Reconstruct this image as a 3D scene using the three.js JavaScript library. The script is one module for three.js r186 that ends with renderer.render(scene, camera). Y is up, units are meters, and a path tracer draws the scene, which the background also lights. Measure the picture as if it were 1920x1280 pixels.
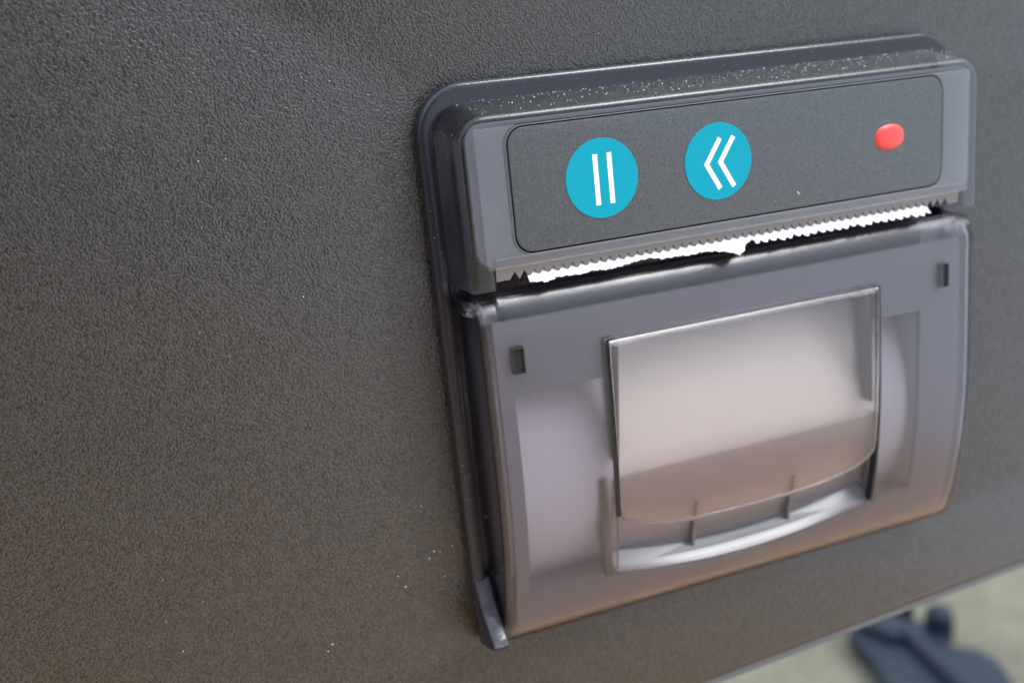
import * as THREE from 'three';
import { mergeGeometries, mergeVertices, toCreasedNormals } from 'three/addons/utils/BufferGeometryUtils.js';
import { RoundedBoxGeometry } from 'three/addons/geometries/RoundedBoxGeometry.js';
import { Brush, Evaluator, SUBTRACTION } from 'three-bvh-csg';

// ------------------------------------------------------------------ camera, sky, sun, exposure
const scene = new THREE.Scene();
const MM = 0.001;                                   // shapes below are written in millimetres
const camera = new THREE.PerspectiveCamera(38.6, 1024 / 682, 0.005, 200);
{
  const X = new THREE.Vector3(0.93569944, -0.10113282, 0.33799218);
  const Y = new THREE.Vector3(0.18207749, 0.9590154, -0.21711114);
  const Z = new THREE.Vector3(-0.30218265, 0.26469154, 0.91576418);
  const m = new THREE.Matrix4().makeBasis(X, Y, Z);
  camera.quaternion.setFromRotationMatrix(m);
  camera.position.set(-32.27 * MM, 25.355 * MM, 119.395 * MM);
  camera.focus = 0.1175;
  camera.userData.fStop = 17;
}
{
  // an overcast sky: bright overhead, paler and duller towards the horizon
  const w = 64, h = 32, a = new Float32Array(w * h * 4);
  for (let j = 0; j < h; j++) for (let i = 0; i < w; i++) {
    const el = ((j + 0.5) / h - 0.5) * Math.PI, s = Math.max(0, Math.sin(el));
    const L = 0.8 + 0.6 * s;
    a.set([L * 0.87, L * 0.98, L * 1.14, 1], (j * w + i) * 4);
  }
  const sky = new THREE.DataTexture(a, w, h, THREE.RGBAFormat, THREE.FloatType);
  sky.mapping = THREE.EquirectangularReflectionMapping; sky.magFilter = THREE.LinearFilter; sky.needsUpdate = true;
  scene.background = sky; scene.environment = sky;
}
const sun = new THREE.DirectionalLight(0xffffff, 2.0);
sun.position.set(0.9, 1.5, 0.96); sun.target.position.set(0, 0, 0);
sun.castShadow = true; sun.shadow.radius = 42; sun.shadow.mapSize.set(2048, 2048);
Object.assign(sun.shadow.camera, { left: -3, right: 3, top: 3, bottom: -3, near: 0.1, far: 10 });
scene.add(sun, sun.target);
const renderer = new THREE.WebGLRenderer({ antialias: true });
renderer.setSize(1024, 682);
renderer.shadowMap.enabled = true;
renderer.toneMapping = THREE.LinearToneMapping;
renderer.toneMappingExposure = 1.5;

// ------------------------------------------------------------------ helpers
let seed = 7;
const rnd = () => { seed = (seed * 1664525 + 1013904223) >>> 0; return seed / 4294967296; };
const names = {};
const numbered = (n) => { names[n] = (names[n] ?? -1) + 1; return names[n] ? `${n}_${String(names[n]).padStart(3, '0')}` : n; };
function tag(o, label, category, group, kind) {
  Object.assign(o.userData, { label, category });
  if (group) o.userData.group = group;
  if (kind) o.userData.kind = kind;
  return o;
}
function thing(name, label, category) { const o = new THREE.Group(); o.name = numbered(name); scene.add(o); return tag(o, label, category); }
function obj(name, geo, material, parent = scene, scaled = true) {
  let g = Array.isArray(geo) ? mergeGeometries(geo.map(plain)) : geo;
  if (scaled) g.scale(MM, MM, MM);
  const o = new THREE.Mesh(g, material);
  o.name = numbered(name); o.castShadow = o.receiveShadow = true; parent.add(o);
  return o;
}
function plain(g) {
  g = g.index ? g.toNonIndexed() : g.clone();
  for (const k of Object.keys(g.attributes)) if (!['position', 'normal', 'uv'].includes(k)) g.deleteAttribute(k);
  g.clearGroups();
  return g;
}
function flatUV(g) {                                  // uv in millimetres, on the side the face looks to
  const p = g.attributes.position, n = g.attributes.normal, uv = new Float32Array(p.count * 2);
  for (let i = 0; i < p.count; i++) {
    const ax = Math.abs(n.getX(i)), ay = Math.abs(n.getY(i)), az = Math.abs(n.getZ(i));
    if (az >= ax && az >= ay) uv.set([p.getX(i), p.getY(i)], i * 2);
    else if (ax >= ay) uv.set([p.getZ(i), p.getY(i)], i * 2);
    else uv.set([p.getX(i), p.getZ(i)], i * 2);
  }
  g.setAttribute('uv', new THREE.BufferAttribute(uv, 2));
  return g;
}
const creased = (g, a = 0.6) => flatUV(toCreasedNormals(plain(g), a));
function roundRect(x0, y0, x1, y1, r, path = false) {
  const s = path ? new THREE.Path() : new THREE.Shape();
  s.moveTo(x0 + r, y0); s.lineTo(x1 - r, y0); s.absarc(x1 - r, y0 + r, r, -Math.PI / 2, 0);
  s.lineTo(x1, y1 - r); s.absarc(x1 - r, y1 - r, r, 0, Math.PI / 2);
  s.lineTo(x0 + r, y1); s.absarc(x0 + r, y1 - r, r, Math.PI / 2, Math.PI);
  s.lineTo(x0, y0 + r); s.absarc(x0 + r, y0 + r, r, Math.PI, Math.PI * 1.5);
  return s;
}
// a plate whose front face ends at z1, its outline kept, its front edge rounded by b
function plate(shape, z0, z1, b = 0.3, segs = 3, curve = 10) {
  const g = new THREE.ExtrudeGeometry(shape, { depth: z1 - z0 - 2 * b, bevelEnabled: b > 0, bevelThickness: b, bevelSize: b, bevelOffset: -b, bevelSegments: segs, curveSegments: curve });
  g.translate(0, 0, z0 + b);
  return g;
}
function box(x0, y0, z0, x1, y1, z1, r = 0) {
  const g = r ? new RoundedBoxGeometry(x1 - x0, y1 - y0, z1 - z0, 2, r) : new THREE.BoxGeometry(x1 - x0, y1 - y0, z1 - z0);
  g.translate((x0 + x1) / 2, (y0 + y1) / 2, (z0 + z1) / 2);
  return g;
}
// tileable noise
function hashGrid(n, s) { let k = s >>> 0; const a = new Float32Array(n * n); for (let i = 0; i < a.length; i++) { k = (k * 1664525 + 1013904223) >>> 0; a[i] = k / 4294967296; } return a; }
function noiseField(size, octaves, s = 1) {           // octaves: [cells, weight]
  const out = new Float32Array(size * size);
  for (const [cells, weight] of octaves) {
    const g = hashGrid(cells, s += 977);
    for (let j = 0; j < size; j++) {
      const v = j / size * cells, j0 = Math.floor(v), fy = v - j0, sy = fy * fy * (3 - 2 * fy), r0 = j0 % cells * cells, r1 = (j0 + 1) % cells * cells;
      for (let i = 0; i < size; i++) {
        const u = i / size * cells, i0 = Math.floor(u), fx = u - i0, sx = fx * fx * (3 - 2 * fx), c0 = i0 % cells, c1 = (i0 + 1) % cells;
        const a = g[r0 + c0] * (1 - sx) + g[r0 + c1] * sx, b = g[r1 + c0] * (1 - sx) + g[r1 + c1] * sx;
        out[j * size + i] += weight * (a * (1 - sy) + b * sy - 0.5);
      }
    }
  }
  return out;
}
function tex(size, fill, mm, srgb = false) {          // fill(k) -> [r, g, b] 0..1
  const d = new Uint8Array(size * size * 4);
  for (let k = 0; k < size * size; k++) { const c = fill(k); for (let q = 0; q < 3; q++) d[k * 4 + q] = Math.max(0, Math.min(255, c[q] * 255)); d[k * 4 + 3] = 255; }
  const t = new THREE.DataTexture(d, size, size);
  t.wrapS = t.wrapT = THREE.RepeatWrapping; t.magFilter = THREE.LinearFilter; t.minFilter = THREE.LinearMipmapLinearFilter; t.generateMipmaps = true;
  if (srgb) t.colorSpace = THREE.SRGBColorSpace;
  t.repeat.set(1 / mm, 1 / mm); t.needsUpdate = true;
  return t;
}
const C = (r, g, b) => new THREE.Color().setRGB(r, g, b);

// ------------------------------------------------------------------ materials
const grainF = noiseField(1024, [[256, 0.5], [410, 1.0]], 11);
const grainT = tex(1024, (k) => { const v = 0.5 + grainF[k] * 0.75; return [v, v, v]; }, 60);
const pitShadeT = tex(1024, (k) => { const v = 0.6 + grainF[k] * 1.7; return [v, v, v]; }, 60);  // hollows of the grain darkened in the colour, as shade in the pits
const satinF = noiseField(512, [[110, 0.8], [200, 0.6], [30, 0.2]], 23);
const satinT = tex(512, (k) => { const v = 0.5 + satinF[k] * 0.8; return [v, v, v]; }, 32);
const labelF = noiseField(512, [[150, 0.9], [256, 0.8]], 31);
const labelT = tex(512, (k) => { const v = 0.5 + labelF[k] * 0.8; return [v, v, v]; }, 34);
const labelC = tex(512, (k) => { const v = 0.85 + labelF[k] * 0.6; return [v, v, v]; }, 21);
const blotF = noiseField(512, [[4, 0.4], [9, 0.35], [23, 0.3], [90, 0.35], [200, 0.3]], 47);
const panelRough = tex(512, (k) => { const v = 0.8 + blotF[k] * 0.34; return [v, v, v]; }, 97);

const M = {};
M.panel = new THREE.MeshPhysicalMaterial({ name: 'black grained plastic', color: C(0.031, 0.029, 0.028), map: pitShadeT, roughness: 0.42, roughnessMap: panelRough, bumpMap: grainT, bumpScale: 0.000072, ior: 1.78 });
M.smoke = new THREE.MeshPhysicalMaterial({ name: 'smoked plastic', color: C(0.97, 0.96, 0.99), transmission: 1, thickness: 0.001, attenuationColor: C(0.66, 0.64, 0.7), attenuationDistance: 0.0022, roughness: 0.27, ior: 1.5, bumpMap: satinT, bumpScale: 0.00001 });
M.cover = new THREE.MeshPhysicalMaterial({ name: 'smoked plastic cover', color: C(0.62, 0.63, 0.68), transmission: 1, thickness: 0, roughness: 0.3, ior: 1.55, bumpMap: satinT, bumpScale: 0.000012, side: THREE.DoubleSide });
M.base = new THREE.MeshPhysicalMaterial({ name: 'dark smoked plastic', color: C(0.02, 0.02, 0.03), roughness: 0.23, ior: 1.5, bumpMap: satinT, bumpScale: 0.000015 });
M.tab = new THREE.MeshPhysicalMaterial({ name: 'frosted smoked plastic', color: C(1, 0.97, 0.95), transmission: 1, thickness: 0.001, attenuationColor: C(0.93, 0.88, 0.87), attenuationDistance: 0.002, roughness: 0.26, ior: 1.5, bumpMap: satinT, bumpScale: 0.00001 });
M.ledge = new THREE.MeshPhysicalMaterial({ name: 'polished smoked plastic', color: C(0.74, 0.71, 0.74), transmission: 0.9, thickness: 0, roughness: 0.36, ior: 1.55, side: THREE.DoubleSide });
M.bar = new THREE.MeshPhysicalMaterial({ name: 'tear bar plastic', color: C(0.2, 0.19, 0.195), transmission: 0.25, thickness: 0, roughness: 0.4, ior: 1.5, bumpMap: satinT, bumpScale: 0.00001, side: THREE.DoubleSide });
M.trim = new THREE.MeshStandardMaterial({ name: 'pale grey trim', color: C(0.11, 0.11, 0.12), roughness: 0.6 });
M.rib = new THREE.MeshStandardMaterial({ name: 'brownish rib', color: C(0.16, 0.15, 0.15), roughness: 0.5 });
M.clear = new THREE.MeshPhysicalMaterial({ name: 'clear plastic', color: C(0.96, 0.96, 0.97), transmission: 1, thickness: 0, roughness: 0.28, ior: 1.5, bumpMap: satinT, bumpScale: 0.00001, side: THREE.DoubleSide });
M.deep = new THREE.MeshStandardMaterial({ name: 'dark blue-grey plastic', color: C(0.05, 0.05, 0.066), roughness: 0.6 });
M.guide = new THREE.MeshStandardMaterial({ name: 'guide lightened against shade', color: C(0.6, 0.6, 0.62), roughness: 0.7 });  // paler than the holder, to make up for the shade beside the roll
M.inner = new THREE.MeshStandardMaterial({ name: 'grey moulding', color: C(0.2, 0.212, 0.228), roughness: 0.7 });
M.holder = new THREE.MeshStandardMaterial({ name: 'grey holder', color: C(0.28, 0.288, 0.30), roughness: 0.6 });
M.black = new THREE.MeshStandardMaterial({ name: 'black gap shade', color: C(0.008, 0.008, 0.009), roughness: 0.85 });  // for pieces that stand in for shade in gaps and slots
M.rubber = new THREE.MeshStandardMaterial({ name: 'black rubber', color: C(0.03, 0.03, 0.033), roughness: 0.75 });
M.label = new THREE.MeshPhysicalMaterial({ name: 'dark membrane', color: C(0.07, 0.081, 0.09), map: labelC, roughness: 0.42, ior: 1.6, bumpMap: labelT, bumpScale: 0.000017 });
M.blue = new THREE.MeshPhysicalMaterial({ name: 'blue print', color: C(0.0, 0.3, 0.41), roughness: 0.6, specularIntensity: 0.35, bumpMap: labelT, bumpScale: 0.00001 });
M.white = new THREE.MeshStandardMaterial({ name: 'white print', color: C(0.8, 0.82, 0.82), roughness: 0.55 });
M.red = new THREE.MeshPhysicalMaterial({ name: 'red lens', color: C(0.75, 0.055, 0.05), roughness: 0.4, clearcoat: 0.15, clearcoatRoughness: 0.3 });
M.paper = new THREE.MeshStandardMaterial({ name: 'thermal paper', color: C(0.62, 0.62, 0.63), roughness: 0.85, side: THREE.DoubleSide });  // kept darker than the roll to hold down the sun on the torn end
M.roll = new THREE.MeshStandardMaterial({ name: 'white paper roll', color: C(0.84, 0.83, 0.83), roughness: 0.85 });
M.dust = new THREE.MeshStandardMaterial({ name: 'dust', color: C(0.75, 0.74, 0.72), roughness: 0.9 });

// ------------------------------------------------------------------ cabinet panel
{
  const s = new THREE.Shape();
  const edge = (x) => -72.6 + 0.051 * x;               // the lower edge is not quite level with the printer
  s.moveTo(-420, edge(-420)); s.lineTo(420, edge(420)); s.lineTo(420, 300); s.lineTo(-420, 300); s.closePath();
  s.holes.push(roundRect(2, -51, 74, 21, 2, true));
  const g = creased(plate(s, -6, 0, 1.6, 5, 6), 0.7);
  const o = obj('cabinet_panel', g, M.panel);
  const tr = new THREE.Shape(); tr.moveTo(-420, edge(-420) - 1.5); tr.lineTo(420, edge(420) - 1.5); tr.lineTo(420, edge(420) - 0.05); tr.lineTo(-420, edge(-420) - 0.05); tr.closePath();
  obj('edge_trim', creased(plate(tr, -3, -0.9, 0.3, 2), 0.6), M.trim, o);
  tag(o, 'black fine-grained plastic cabinet panel carrying the printer', 'panel', null, 'structure');
}

// ------------------------------------------------------------------ printer
const printer = thing('panel_printer', 'smoked grey plastic receipt printer with two blue buttons, set into the black panel', 'printer');

// flange: a rounded frame on the panel, open where the door swings
{
  const s = roundRect(-2.7, -52.2, 78.7, 24.9, 6.2);
  s.holes.push(roundRect(-0.75, -47, 76.75, 21.5, 3.2, true));
  const g = new THREE.ExtrudeGeometry(s, { depth: 1.4, bevelEnabled: true, bevelThickness: 0.55, bevelSize: 0.8, bevelOffset: -0.8, bevelSegments: 6, curveSegments: 14 });
  g.translate(0, 0, 0.05);
  obj('flange', creased(g, 0.45), M.base, printer);
  // the chute lip below the door: a concave ramp rising out of the frame
  const prof = [[-41, 0.6], [-41.4, 1.9], [-42.6, 2.7], [-44.2, 3.6], [-45.6, 4.8], [-46.7, 6.1], [-47.7, 7.6], [-48.4, 8.2], [-49.3, 7.2], [-50.4, 4.6], [-51.4, 1.6], [-51.4, 0.6]];
  const lip = (x0, x1, k) => {
    const sh = new THREE.Shape(prof.map(([y, z]) => new THREE.Vector2(0.6 + (z - 0.6) * k, y)));
    const ex = new THREE.ExtrudeGeometry(sh, { depth: x1 - x0 - 0.7, bevelEnabled: true, bevelSize: 0.35, bevelThickness: 0.35, bevelOffset: -0.35, bevelSegments: 4 });
    ex.translate(0, 0, -(x1 - x0) / 2 + 0.35); ex.rotateY(-Math.PI / 2); ex.translate((x0 + x1) / 2, 0, 0);
    return creased(ex, 0.7);
  };
  obj('chute_lip', [lip(-2.6, -0.3, 1), lip(0.4, 75.6, 0.2)], M.base, printer);
  // housing behind the panel that holds the paper
  const walls = [box(2.2, -50, -42, 3.2, 18, -0.5), box(72.8, -50, -42, 73.8, 18, -0.5), box(3.2, -50, -42, 72.8, -49, -0.5), box(3.2, 17, -42, 72.8, 18, -0.5), box(2.2, -50, -43, 73.8, 18, -42.01)];
  obj('paper_housing', walls.map((w) => flatUV(plain(w))), M.deep, printer);
}

// upper cover, with a pocket for the control label
{
  const s = new THREE.Shape(); const r = 3.4;
  s.moveTo(0, 0.05); s.lineTo(2.88, 0.05); s.lineTo(2.88, 2.6); s.lineTo(73.12, 2.6); s.lineTo(73.12, 0.05); s.lineTo(76, 0.05);
  s.lineTo(76, 20.9 - r); s.absarc(76 - r, 20.9 - r, r, 0, Math.PI / 2); s.lineTo(r, 20.9); s.absarc(r, 20.9 - r, r, Math.PI / 2, Math.PI); s.closePath();
  let g = plate(s, -1, 9.5, 0.75, 6, 12);
  const p = g.attributes.position;
  for (let i = 0; i < p.count; i++) {                  // draft: the cover widens towards the panel
    const f = (9.5 - p.getZ(i)) / 9.5, y = p.getY(i), t = THREE.MathUtils.smoothstep(y, 8, 20.9);
    p.setY(i, y + f * 2.0 * t); p.setX(i, 38 + (p.getX(i) - 38) * (1 + f * 0.008));
  }
  const ev = new Evaluator(); ev.useGroups = false; ev.attributes = ['position', 'normal'];
  const A = new Brush(mergeVertices(plain(g))); g.computeVertexNormals();
  const pocket = plate(roundRect(5.75, 4.05, 69.75, 19.3, 2.3), 7.2, 12, 0, 1, 10);
  const B = new Brush(plain(pocket)); A.updateMatrixWorld(); B.updateMatrixWorld();
  const cut = ev.evaluate(A, B, SUBTRACTION).geometry;
  obj('upper_cover', creased(cut, 0.6), M.cover, printer);
  // raised field round the label
  const f = roundRect(1.9, 2.75, 74.1, 19.42, 0.3);
  f.holes.push(roundRect(5.75, 4.05, 69.75, 19.3, 2.3, true));
  obj('front_plate', creased(plate(f, 9.52, 9.7, 0.08, 3, 10), 0.5), M.clear, printer);
  // what shows faintly through it
  const lf = roundRect(0.95, 2.9, 75.05, 20.0, 2.2); lf.holes.push(roundRect(5.5, 3.85, 70.0, 19.5, 2.4, true));
  obj('cover_liner', creased(plate(lf, 8.2, 9.05, 0.1, 2, 10), 0.5), M.inner, printer);
}

// tear bar with its row of teeth
{
  const s = new THREE.Shape(), pitch = 1.2799, x0 = 5.35;
  s.moveTo(2.95, 4.0); s.lineTo(2.95, 1.15); s.lineTo(x0 - 0.64, 1.15);
  for (let k = 0; k < 52; k++) { s.lineTo(x0 + k * pitch, 2.08); s.lineTo(x0 + (k + 0.5) * pitch, 1.05); }
  s.lineTo(73.05, 1.15); s.lineTo(73.05, 4.0); s.closePath();
  const g = plate(s, 9.12, 9.53, 0.06, 1);
  const p = g.attributes.position;
  for (let i = 0; i < p.count; i++) p.setZ(i, p.getZ(i) - 0.14 * Math.max(0, 4.0 - p.getY(i)));   // leans in towards the teeth
  obj('tear_bar', creased(g, 0.3), M.bar, printer);
}

// control label, buttons, lamp
{
  obj('label_gap_shade', creased(plate(roundRect(5.77, 4.07, 69.73, 19.28, 2.28), 7.25, 9.05, 0, 1, 12), 0.5), M.black, printer);  // black plate for the shadow in the gap round the label
  obj('control_label', creased(plate(roundRect(5.99, 4.25, 69.55, 19.1, 2.1), 9.06, 9.56, 0.05, 2, 12), 0.5), M.label, printer);
  const disc = (cx) => { const g = new THREE.CylinderGeometry(4.85, 4.87, 0.1, 96); g.rotateX(Math.PI / 2); g.translate(cx, 11.83, 9.6); return creased(g, 0.5); };
  const bar = (pts, w) => {                            // a stroke of constant width
    const s = new THREE.Shape(), n = pts.length, L = [], R = [];
    for (let i = 0; i < n; i++) {
      const a = pts[Math.max(0, i - 1)], b = pts[i], c = pts[Math.min(n - 1, i + 1)];
      const d1 = new THREE.Vector2(b[0] - a[0], b[1] - a[1]), d2 = new THREE.Vector2(c[0] - b[0], c[1] - b[1]);
      if (!i) d1.copy(d2); if (i === n - 1) d2.copy(d1);
      d1.normalize(); d2.normalize();
      const m = new THREE.Vector2(-(d1.y + d2.y), d1.x + d2.x).normalize(), k = w / 2 / Math.max(0.3, m.dot(new THREE.Vector2(-d1.y, d1.x)));
      L.push([b[0] + m.x * k, b[1] + m.y * k]); R.unshift([b[0] - m.x * k, b[1] - m.y * k]);
    }
    [...L, ...R].forEach(([x, y], i) => (i ? s.lineTo(x, y) : s.moveTo(x, y)));
    return creased(plate(s, 9.62, 9.68, 0, 1), 0.5);
  };
  const b1 = obj('button', disc(17.74), M.blue, printer); b1.userData.label = 'blue round button with two upright white bars';
  obj('pause_bar', bar([[16.92, 14.82], [16.98, 8.6]], 0.64), M.white, b1);
  obj('pause_bar', bar([[18.82, 14.84], [18.9, 8.62]], 0.64), M.white, b1);
  const b2 = obj('button', disc(34.05), M.blue, printer); b2.userData.label = 'blue round button with a white double chevron';
  obj('chevron', bar([[34.36, 14.72], [32.3, 11.62], [34.16, 8.38]], 0.64), M.white, b2);
  obj('chevron', bar([[36.34, 14.75], [34.3, 11.72], [36.2, 8.42]], 0.64), M.white, b2);
  const led = new THREE.SphereGeometry(1, 32, 20); const p = led.attributes.position;
  for (let i = 0; i < p.count; i++) {                  // a low oval dome
    const x = p.getX(i), y = p.getY(i), z = p.getZ(i), k = Math.pow(Math.pow(Math.abs(x), 2.3) + Math.pow(Math.abs(y), 2.3) + 1e-9, 1 / 2.3), q = Math.hypot(x, y) / (k || 1);
    p.setXYZ(i, 60.72 + x * q * 2.42, 11.75 + y * q * 1.75, 9.5 + z * 0.55);
  }
  obj('indicator_lamp', creased(led, 1.2), M.red, printer);
}

// ---- the paper door: one bent sheet with a window for the tab and two slots
const P = [[3.2, -1.9, 5.6], [1.9, -0.9, 6.7], [0.6, -0.6, 7.7], [-0.6, -1.15, 8.5], [-2.0, -2.4, 9.2], [-3.9, -4.1, 9.64], [-8.5, -8.5, 9.72], [-15, -15, 9.78], [-22, -22, 9.8], [-28, -28, 9.66], [-35, -35, 9.05], [-41, -41, 8.0], [-46, -46, 6.75], [-49.3, -49, 5.45], [-51, -50.2, 4.3], [-52.6, -50.75, 2.9], [-54.4, -50.8, 1.2]];
function prof(p) {                                     // Catmull-Rom through P, by its first column
  let i = 1; while (i < P.length - 2 && p < P[i][0]) i++;
  i = Math.max(1, Math.min(P.length - 2, i)); let a = P[i - 1], b = P[i];
  const h = b[0] - a[0], t = Math.max(0, Math.min(1, (p - a[0]) / h)), A = P[Math.max(0, i - 2)], B = P[Math.min(P.length - 1, i + 1)];
  if (p < P[P.length - 2][0]) return [0, 1].map((k) => { const a = P[P.length - 2], b = P[P.length - 1], t = Math.min(1, (p - a[0]) / (b[0] - a[0])); return a[k + 1] + (b[k + 1] - a[k + 1]) * t; });
  return [1, 2].map((k) => {
    const m0 = (b[k] - A[k]) / (b[0] - A[0]) * h, m1 = (B[k] - a[k]) / (B[0] - a[0]) * h, t2 = t * t, t3 = t2 * t;
    return (2 * t3 - 3 * t2 + 1) * a[k] + (t3 - 2 * t2 + t) * m0 + (-2 * t3 + 3 * t2) * b[k] + (t3 - t2) * m1;
  });
}
// closed sheet over a grid of points pos(i, j); cells where gone(i, j) are left open
function sheet(nu, nv, pos, gone, thick) {
  const G = []; for (let j = 0; j <= nv; j++) for (let i = 0; i <= nu; i++) G.push(new THREE.Vector3(...pos(i, j)));
  const at = (i, j) => G[Math.max(0, Math.min(nv, j)) * (nu + 1) + Math.max(0, Math.min(nu, i))];
  const K = [];
  for (let j = 0; j <= nv; j++) for (let i = 0; i <= nu; i++) {
    const n = at(i + 1, j).clone().sub(at(i - 1, j)).cross(at(i, j - 1).clone().sub(at(i, j + 1))).normalize();
    K.push(at(i, j).clone().addScaledVector(n, -thick));
  }
  const bk = (i, j) => K[j * (nu + 1) + i], v = [];
  const quad = (a, b, c, d) => { for (const q of [a, b, c, a, c, d]) v.push(q.x, q.y, q.z); };
  const open = (i, j) => i < 0 || j < 0 || i >= nu || j >= nv || gone(i, j);
  for (let j = 0; j < nv; j++) for (let i = 0; i < nu; i++) {   // j grows downwards
    if (open(i, j)) continue;
    const a = at(i, j), b = at(i + 1, j), c = at(i + 1, j + 1), d = at(i, j + 1), A = bk(i, j), B = bk(i + 1, j), Cc = bk(i + 1, j + 1), D = bk(i, j + 1);
    quad(a, d, c, b); quad(A, B, Cc, D);
    if (open(i, j - 1)) quad(A, a, b, B);
    if (open(i, j + 1)) quad(D, Cc, c, d);
    if (open(i - 1, j)) quad(A, D, d, a);
    if (open(i + 1, j)) quad(B, b, c, Cc);
  }
  const g = new THREE.BufferGeometry(); g.setAttribute('position', new THREE.Float32BufferAttribute(v, 3));
  return creased(g, 0.55);
}
const holeBottom = (x) => -44.95 + 2.6 * Math.min(1, Math.abs((x - 37.4) / 20.9)) ** 2;
const span = (a, b, n) => Array.from({ length: n }, (_, k) => a + (b - a) * k / n);
const door = (() => {
  const W = 76, zb = -3, r = 0.7;
  const xs = [r, 2.6, 2.95, 3.95, 5.35, ...span(7, 16.5, 4), ...span(16.5, 59, 24), ...span(59, 69.9, 4), 70.05, 71.2, 73.05, 73.4, W - r];
  const U = [];
  for (const k of [0, 0.34, 0.67]) U.push(['s', 0, k]);
  for (let a = 0; a < 5; a++) U.push(['c', 0, a / 5 * Math.PI / 2]);
  for (const x of xs) U.push(['f', x]);
  for (let a = 4; a >= 0; a--) U.push(['c', 1, a / 5 * Math.PI / 2]);
  for (const k of [0.67, 0.34, 0]) U.push(['s', 1, k]);
  const V = [...span(3.2, -3.9, 16), -3.9, -5.2, -6.6, -7.45, -8.55, -10.7, ...span(-12.5, -45, 26), ...span(-45, -54.4, 12), -54.4];
  const pos = (i, j) => {
    const u = U[i], p0 = V[j], x = u[0] === 'f' ? u[1] : u[1] ? W : 0;
    const ear = x <= 2.7 || x >= 73.3;
    let p = p0;
    if (p0 <= -10.7) { const sh = holeBottom(x) + 45; p = p0 > -45 ? p0 + sh * (p0 + 10.7) / (-45 + 10.7) : p0 + sh * (p0 + 54.4) / (-45 + 54.4); }
    let [y, z] = prof(p);
    if (ear) y -= 0.65 * THREE.MathUtils.smoothstep(p0, -4.5, -1.5);   // the two ears stand a little lower
    if (u[0] === 's') return [u[1] ? W : 0, y, zb + (z - r - zb) * u[2]];
    if (u[0] === 'c') { const c = r - r * Math.cos(u[2]); return [u[1] ? W - c : c, y, z - r + r * Math.sin(u[2])]; }
    return [x, y, z];
  };
  const fx = (i) => (U[i][0] === 'f' && U[i + 1] && U[i + 1][0] === 'f' ? (U[i][1] + U[i + 1][1]) / 2 : -1);
  const gone = (i, j) => {
    const x = fx(i), p = (V[j] + V[j + 1]) / 2;
    if (x > 16.5 && x < 59 && p < -8.55 && p > -45) return true;
    if (((x > 3.95 && x < 5.35) || (x > 70.05 && x < 71.2)) && p < -7.45 && p > -10.7) return true;
    return false;
  };
  return obj('paper_door', sheet(U.length - 1, V.length - 1, pos, gone, 1.1), M.smoke, printer);
})();

// finger tab in the window
{
  const bottom = (x) => -32.3 - 4.85 * Math.sqrt(Math.max(0, 1 - Math.abs((x - 37.75) / 20.85) ** 3.2));
  const xs = []; for (let k = 0; k <= 40; k++) { const t = k / 40 * 2 - 1; xs.push(37.75 + 20.85 * Math.sign(t) * (1 - (1 - Math.abs(t)) ** 1.7)); }
  const ts = [0, 0.012, 0.03, ...span(0.06, 1, 28), 1];
  const pos = (i, j) => { const p = -8.75 + (bottom(xs[i]) + 8.75) * ts[j], [y, z] = prof(p), k = Math.min(1, j / 2); return [xs[i], y, z + 0.45 * k * (1 - ts[j]) ]; };
  const tab = obj('finger_tab', sheet(40, ts.length - 1, pos, () => false, 0.8), M.tab, door);
  // wedge ribs behind its two sides
  for (const [x, s] of [[17.1, 1], [58.4, -1]]) {
    const sh = new THREE.Shape(); sh.moveTo(x, -9.2); sh.lineTo(x + s * 1.5, -9.2); sh.lineTo(x + s * 0.35, -26); sh.lineTo(x, -26); sh.closePath();
    obj('tab_rib', creased(plate(sh, 5.4, 8.6, 0.1, 1), 0.4), M.base, door);
  }
}
{
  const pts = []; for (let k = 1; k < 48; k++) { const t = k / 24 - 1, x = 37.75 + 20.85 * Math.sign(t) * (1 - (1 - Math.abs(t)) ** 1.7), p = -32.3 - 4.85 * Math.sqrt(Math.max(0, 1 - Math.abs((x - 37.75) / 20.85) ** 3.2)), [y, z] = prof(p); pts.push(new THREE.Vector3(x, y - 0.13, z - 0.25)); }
  obj('tab_dark_line', creased(new THREE.TubeGeometry(new THREE.CatmullRomCurve3(pts), 90, 0.24, 8), 1), M.rib, door);  // dark tube added to darken the bright lower edge of the tab
}
// black strips standing in for the shade in the gaps beside the tab
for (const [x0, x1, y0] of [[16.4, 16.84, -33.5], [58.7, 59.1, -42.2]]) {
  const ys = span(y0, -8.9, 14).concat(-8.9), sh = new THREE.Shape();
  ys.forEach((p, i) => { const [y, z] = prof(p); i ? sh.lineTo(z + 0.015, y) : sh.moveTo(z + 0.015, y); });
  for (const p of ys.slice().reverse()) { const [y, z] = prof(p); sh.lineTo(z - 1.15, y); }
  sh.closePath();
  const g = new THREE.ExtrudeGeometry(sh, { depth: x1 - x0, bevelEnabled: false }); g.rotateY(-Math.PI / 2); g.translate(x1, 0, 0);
  obj('gap_shade_strip', creased(g, 0.4), M.black, door);
}
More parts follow.
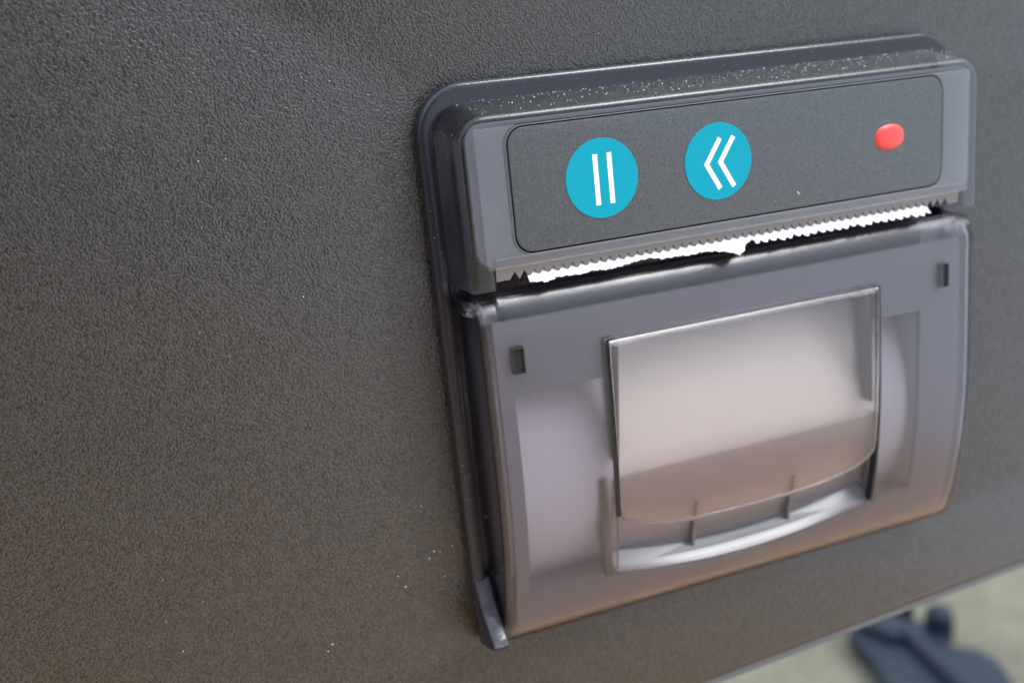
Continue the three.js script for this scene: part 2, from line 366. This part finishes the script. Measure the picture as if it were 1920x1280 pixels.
// finger recess behind the tab
{
  const pts = [];
  const nx = 24, rows = [[0, 8.3], [0.15, 8.0], [0.35, 7.45], [0.55, 6.6], [0.7, 5.75], [0.8, 5.2], [0.85, 4.9], [0.862, 4.88], [0.875, 5.02], [0.9, 5.4], [0.95, 6.18], [1, 6.95]];
  const pos = (i, j) => { const x = 16.35 + 42.8 * i / nx, b = holeBottom(x) - 0.1, y = -28.3 + (b + 28.3) * rows[j][0]; return [x, y, rows[j][1] + (j === 11 ? prof(b)[1] - 7.1 : 0)]; };
  obj('finger_recess', sheet(nx, rows.length - 1, pos, () => false, 0.5), M.ledge, door);
  for (const x of [15.0, 59.3]) obj('recess_cheek', creased(box(x, -43, 5.0, x + 1.1, -28.4, 6.6), 0.4), M.rib, door);
  for (const x of [29.2, 45.3]) {
    const sh = new THREE.Shape(); sh.moveTo(7.5, -35); sh.lineTo(7.0, -35); sh.lineTo(6.0, -38); sh.lineTo(5.0, -41.6); sh.lineTo(5.0, -42.9); sh.lineTo(5.9, -42.9); sh.lineTo(6.7, -38.4); sh.closePath();
    const g = new THREE.ExtrudeGeometry(sh, { depth: 0.4, bevelEnabled: false }); g.rotateY(-Math.PI / 2); g.translate(x + 0.4, 0, 0);
    obj('recess_rib', creased(g, 0.4), M.rib, door);
  }
}
// inside the door: roller and its holder, the edge of the paper well
{
  const g = new THREE.CylinderGeometry(2.3, 2.3, 64.4, 40); g.rotateZ(Math.PI / 2); g.translate(35.2, -2.9, 5.4);
  obj('platen_roller', creased(g, 0.6), M.rubber, printer);
  obj('roller_holder', [box(3.4, -8.6, 3.0, 72.6, -5.6, 5.8, 0.5), box(67.8, -6, 2, 72.4, -1.6, 5.6, 0.4)].map((b) => flatUV(plain(b))), M.holder, printer);
  const xs = [2.0, 3.0, 3.9, 10, 16.2, 38, 59.4, 64, 67.0, 72.0, 74.0], ys = [-4, -6, -8.4, -13.8, -20, -26, -32, -38, -42.8, -45, -47, -48.6];
  obj('door_frame', sheet(xs.length - 1, ys.length - 1, (i, j) => { const [y, z] = prof(ys[j]); return [xs[i], y, z - 1.6]; }, (i, j) => i > 1 && i < 8 && j < 8 && j > (i > 3 && i < 6 ? 1 : 2), 0.8), M.holder, printer);
  obj('well_sill', creased(box(3.9, -44.4, -1, 67, -43.1, 5.2), 0.4), M.holder, printer);
  obj('paper_guide', creased(plate(new THREE.Shape([[-8, -24], [-46, -24], [-46, 2.4], [-40, 5.6], [-30, 7.4], [-18, 7.6], [-8, 7.6]].map(([y, z]) => new THREE.Vector2(z, y))), 0, 1.2, 0.1, 1).rotateY(-Math.PI / 2).translate(68.2, 0, 0), 0.4), M.guide, printer);
  for (const [x0, x1] of [[3.9, 5.4], [70.0, 71.25]]) obj('slot_shade', creased(box(x0 - 0.06, -10.76, 6.2, x1 + 0.06, -7.39, 9.42), 0.4), M.black, printer);  // solid black blocks in place of the darkness inside the slots
}

// ------------------------------------------------------------------ paper
{
  const roll = thing('paper_roll', 'white roll of thermal paper inside the smoked door, its torn end showing below the teeth', 'paper roll');
  const r = new THREE.LatheGeometry([[6, 0], [21.6, 0], [22, 0.3], [22, 62.7], [21.6, 63], [6, 63], [6, 0]].map(([x, y]) => new THREE.Vector2(x, y)), 96);
  r.rotateZ(-Math.PI / 2); r.translate(3.5, -28.3, -15.6);
  obj('roll', creased(r, 0.5), M.roll, roll);
  // torn end: a strip leaving the slot, lower edge ragged on the left and cut by the teeth on the right
  const n = 420, x0 = 7.0, x1 = 67.6, v = [], idx = [];
  const K = [[7, 0.55], [7.6, 0.62], [9.2, 0.35], [10.6, 0.65], [12, 0.62], [14, 0.5], [15.3, 0.72], [17.4, 0.5], [19.5, 0.62], [21.5, 0.85], [23.6, 0.95], [25.2, 0.6], [27.5, 0.62], [29, 0.5], [31, 0.62], [33, 0.4], [34.5, 0.12], [35.8, -0.35], [36.6, -0.1], [37.4, 0.55], [38.2, 0.9], [38.9, 0.95]];
  const edge = (x) => {
    if (x > 38.9) { const k = (x - 5.35) / 1.2799, f = Math.abs(k - Math.floor(k) - 0.5) * 2; return 0.42 + 0.36 * f * f + 0.12 * Math.sin(x * 1.7) * Math.sin(x * 0.31) - 0.1 * (x - 39) / 28; }
    let i = 1; while (i < K.length - 1 && x > K[i][0]) i++;
    const t = (x - K[i - 1][0]) / (K[i][0] - K[i - 1][0]);
    return K[i - 1][1] + (K[i][1] - K[i - 1][1]) * t + 0.09 * Math.sin(x * 9.1) * Math.sin(x * 3.7 + 1) + 0.05 * Math.sin(x * 23);
  };
  const m = 6;
  for (let i = 0; i <= n; i++) { const x = x0 + (x1 - x0) * i / n, e = edge(x) + (rnd() - 0.5) * 0.07; for (let j = 0; j <= m; j++) { const t = j / m, y = 2.6 + (e - 2.6) * t; v.push(x, y, 8.5 + 0.25 * (2.6 - y) + 0.2 * (2.6 - y) ** 2 + 0.06 * Math.sin(x * 0.9) * t); } }
  for (let i = 0; i < n; i++) for (let j = 0; j < m; j++) { const a = i * (m + 1) + j, b = a + m + 1; idx.push(a, a + 1, b + 1, a, b + 1, b); }
  const g = new THREE.BufferGeometry(); g.setAttribute('position', new THREE.Float32BufferAttribute(v, 3)); g.setIndex(idx); g.computeVertexNormals();
  obj('torn_end', flatUV(plain(g)), M.paper, roll);
}

// ------------------------------------------------------------------ ground and what stands on it
{
  const F = noiseField(1024, [[3, 0.3], [8, 0.3], [30, 0.3], [120, 0.3], [400, 0.4]], 71);
  const t = tex(1024, (k) => { const v = 0.43 + F[k] * 0.16; return [v, v * 0.97, v * 0.81]; }, 1500, true);
  const m = new THREE.MeshStandardMaterial({ name: 'pale concrete', color: C(0.9, 0.9, 0.9), map: t, roughness: 0.85 });
  const g = new THREE.PlaneGeometry(40000, 40000); g.rotateX(-Math.PI / 2); g.translate(0, -700, 0);
  const o = obj('ground', flatUV(plain(g)), m);
  tag(o, 'pale beige concrete ground below the panel', 'ground', null, 'structure');
  const B = noiseField(512, [[5, 0.4], [14, 0.4], [60, 0.4], [200, 0.4]], 83);
  const bt = tex(512, (k) => { const v = 0.74 + B[k] * 0.25; return [v, v * 0.81, v * 0.6]; }, 1200, true);
  const pg = new THREE.PlaneGeometry(5900, 2700); pg.rotateX(-Math.PI / 2); pg.translate(-2050, -696, 1250);
  const cg = new THREE.PlaneGeometry(8000, 9000); cg.rotateX(-Math.PI / 2); cg.translate(4904, -696, 4400);
  const ct = tex(512, (k) => { const v = 0.86 + B[k] * 0.12; return [v * 0.97, v * 0.99, v * 1.01]; }, 1800, true);
  tag(obj('added_pale_paving', flatUV(plain(cg)), new THREE.MeshStandardMaterial({ name: 'pale concrete paving', map: ct, roughness: 0.85 })), 'unseen pale paving added to the right of the brown paving', 'paving', null, 'structure');  // added out of view to brighten reflections towards the right
  tag(obj('added_brown_paving', flatUV(plain(pg)), new THREE.MeshStandardMaterial({ name: 'sandy brown paving', map: bt, roughness: 0.9 })), 'sandy brown paving added unseen in front of the cabinet to warm its reflections', 'paving', null, 'structure');  // added out of view to put warm brown into the panel's reflection
}

// something dark and moulded on the ground, far out of focus
{
  const m = new THREE.MeshPhysicalMaterial({ name: 'navy plastic', color: C(0.004, 0.011, 0.022), roughness: 0.5, specularIntensity: 0.7 });
  const t = thing('navy_bracket', 'dark navy moulded bracket with two knobs lying on the pale ground below the panel', 'bracket');
  const s = new THREE.Shape([[653, 763], [700, 772], [720, 752], [742, 742], [748, 700], [735, 682], [757, 662], [760, 634], [748, 606], [705, 540], [590, 560], [612, 640], [636, 696]].map(([x, y]) => new THREE.Vector2(x, y)));
  const g = new THREE.ExtrudeGeometry(s, { depth: 12, bevelEnabled: true, bevelSize: 10, bevelThickness: 8, bevelOffset: -10, bevelSegments: 5 });
  g.rotateX(-Math.PI / 2); g.translate(0, -692, 0);   // shape y is -z
  obj('bracket_body', creased(g, 0.8), m, t);
  for (const [x, z, r, h] of [[735, -762, 14, 36], [750, -716, 17, 44]]) {
    const k = new THREE.LatheGeometry([[0, 0], [r, 0], [r, h * 0.7], [r * 0.8, h * 0.92], [r * 0.4, h], [0, h]].map(([a, b]) => new THREE.Vector2(a, b)), 28);
    k.translate(x, -690, z); obj('knob', creased(k, 0.8), m, t);
  }
  const ridge = new RoundedBoxGeometry(22, 22, 190, 4, 9); ridge.rotateY(-0.18); ridge.translate(688, -668, -640);
  obj('ridge', creased(ridge, 0.8), m, t);
  const cap = new RoundedBoxGeometry(44, 18, 60, 4, 8); cap.rotateY(0.4); cap.translate(688, -668, -742);
  obj('cap', creased(cap, 0.8), m, t);
}
// dust: dense on the ledge over the cover, sparse elsewhere
{
  const geo = new THREE.IcosahedronGeometry(1, 0), spots = [];
  const put = (x, y, z, r) => spots.push([x, y, z, r]);
  for (let k = 0; k < 700; k++) {                      // top of the cover
    const x = 2 + 73 * Math.pow(rnd(), 0.8), z = 2 + 6.6 * Math.pow(rnd(), 1.4), f = (9.5 - z) / 9.5;
    put(x, 20.9 + 2.0 * f + 0.01, z, 0.025 + 0.07 * rnd() ** 4);
  }
  for (let k = 0; k < 120; k++) { const y = -45 + 66 * rnd(); put(-0.02 - (y > 0 ? 0.12 : 0), y, 2.2 + 6 * rnd(), 0.015 + 0.035 * rnd() ** 3); }
  for (let k = 0; k < 70; k++) { const y = -50 + 70 * rnd(); put(-0.8 - 1.7 * rnd(), y, 2.02, 0.015 + 0.03 * rnd() ** 3); put(78 * rnd(), 23.2 + 1.3 * rnd(), 2.02, 0.015 + 0.03 * rnd() ** 3); }
  for (let k = 0; k < 260; k++) put(-95 + 200 * rnd(), -70 + 130 * rnd(), 0.03, 0.02 + 0.07 * rnd() ** 5);
  for (const [x, y] of [[-28.4, 19.2], [-7.2, -36.3], [-6.4, -36.6], [-8.0, -37.2], [-6.2, -40.4], [-12.6, -38.6], [-11.8, -40.4], [-4.6, -36.2]]) put(x, y, 0.04, 0.1);
  for (let k = 0; k < 60; k++) { const y = -4 - 44 * rnd(), [yy, z] = prof(y); put(4 + 70 * rnd(), yy, z + 0.02, 0.015 + 0.035 * rnd() ** 3); }
  put(45.8, 6.3, 9.62, 0.13); put(46.0, 6.1, 9.62, 0.11); put(26.4, 11.6, 9.6, 0.03);
  for (let k = 0; k < 40; k++) put(3 + 70 * rnd(), 4 + 15 * rnd(), 9.62, 0.015 + 0.03 * rnd() ** 3);
  const o = new THREE.InstancedMesh(geo, M.dust, spots.length), m = new THREE.Matrix4(), q = new THREE.Quaternion(), e = new THREE.Euler();
  spots.forEach(([x, y, z, r], i) => { q.setFromEuler(e.set(rnd() * 6, rnd() * 6, 0)); o.setMatrixAt(i, m.compose(new THREE.Vector3(x, y, z).multiplyScalar(MM), q, new THREE.Vector3(r * (0.7 + rnd()), r, r * 0.8).multiplyScalar(MM))); });
  o.name = 'dust'; o.castShadow = o.receiveShadow = true; scene.add(o);
  tag(o, 'pale dust grains scattered over the printer and the black panel', 'dust', null, 'stuff');
}

// the cabinet behind the panel, and a dark wall added across from it (both out of view, they shade and are mirrored)
{
  const body = obj('cabinet_body', creased(new RoundedBoxGeometry(800, 640, 420, 2, 6).translate(0, 262, -217), 0.6), M.panel);
  tag(body, 'black cabinet body behind the grained panel', 'cabinet', null, 'structure');
  const m = new THREE.MeshStandardMaterial({ name: 'dark facade', color: C(0.06, 0.058, 0.06), roughness: 0.9 });
  const wall = obj('added_dark_wall', creased(box(-5000, -700, 2600, 450, 1300, 2900), 0.6), m);
  tag(wall, 'unseen dark wall added to darken the panel reflections', 'wall', null, 'structure');
}

renderer.render(scene, camera);
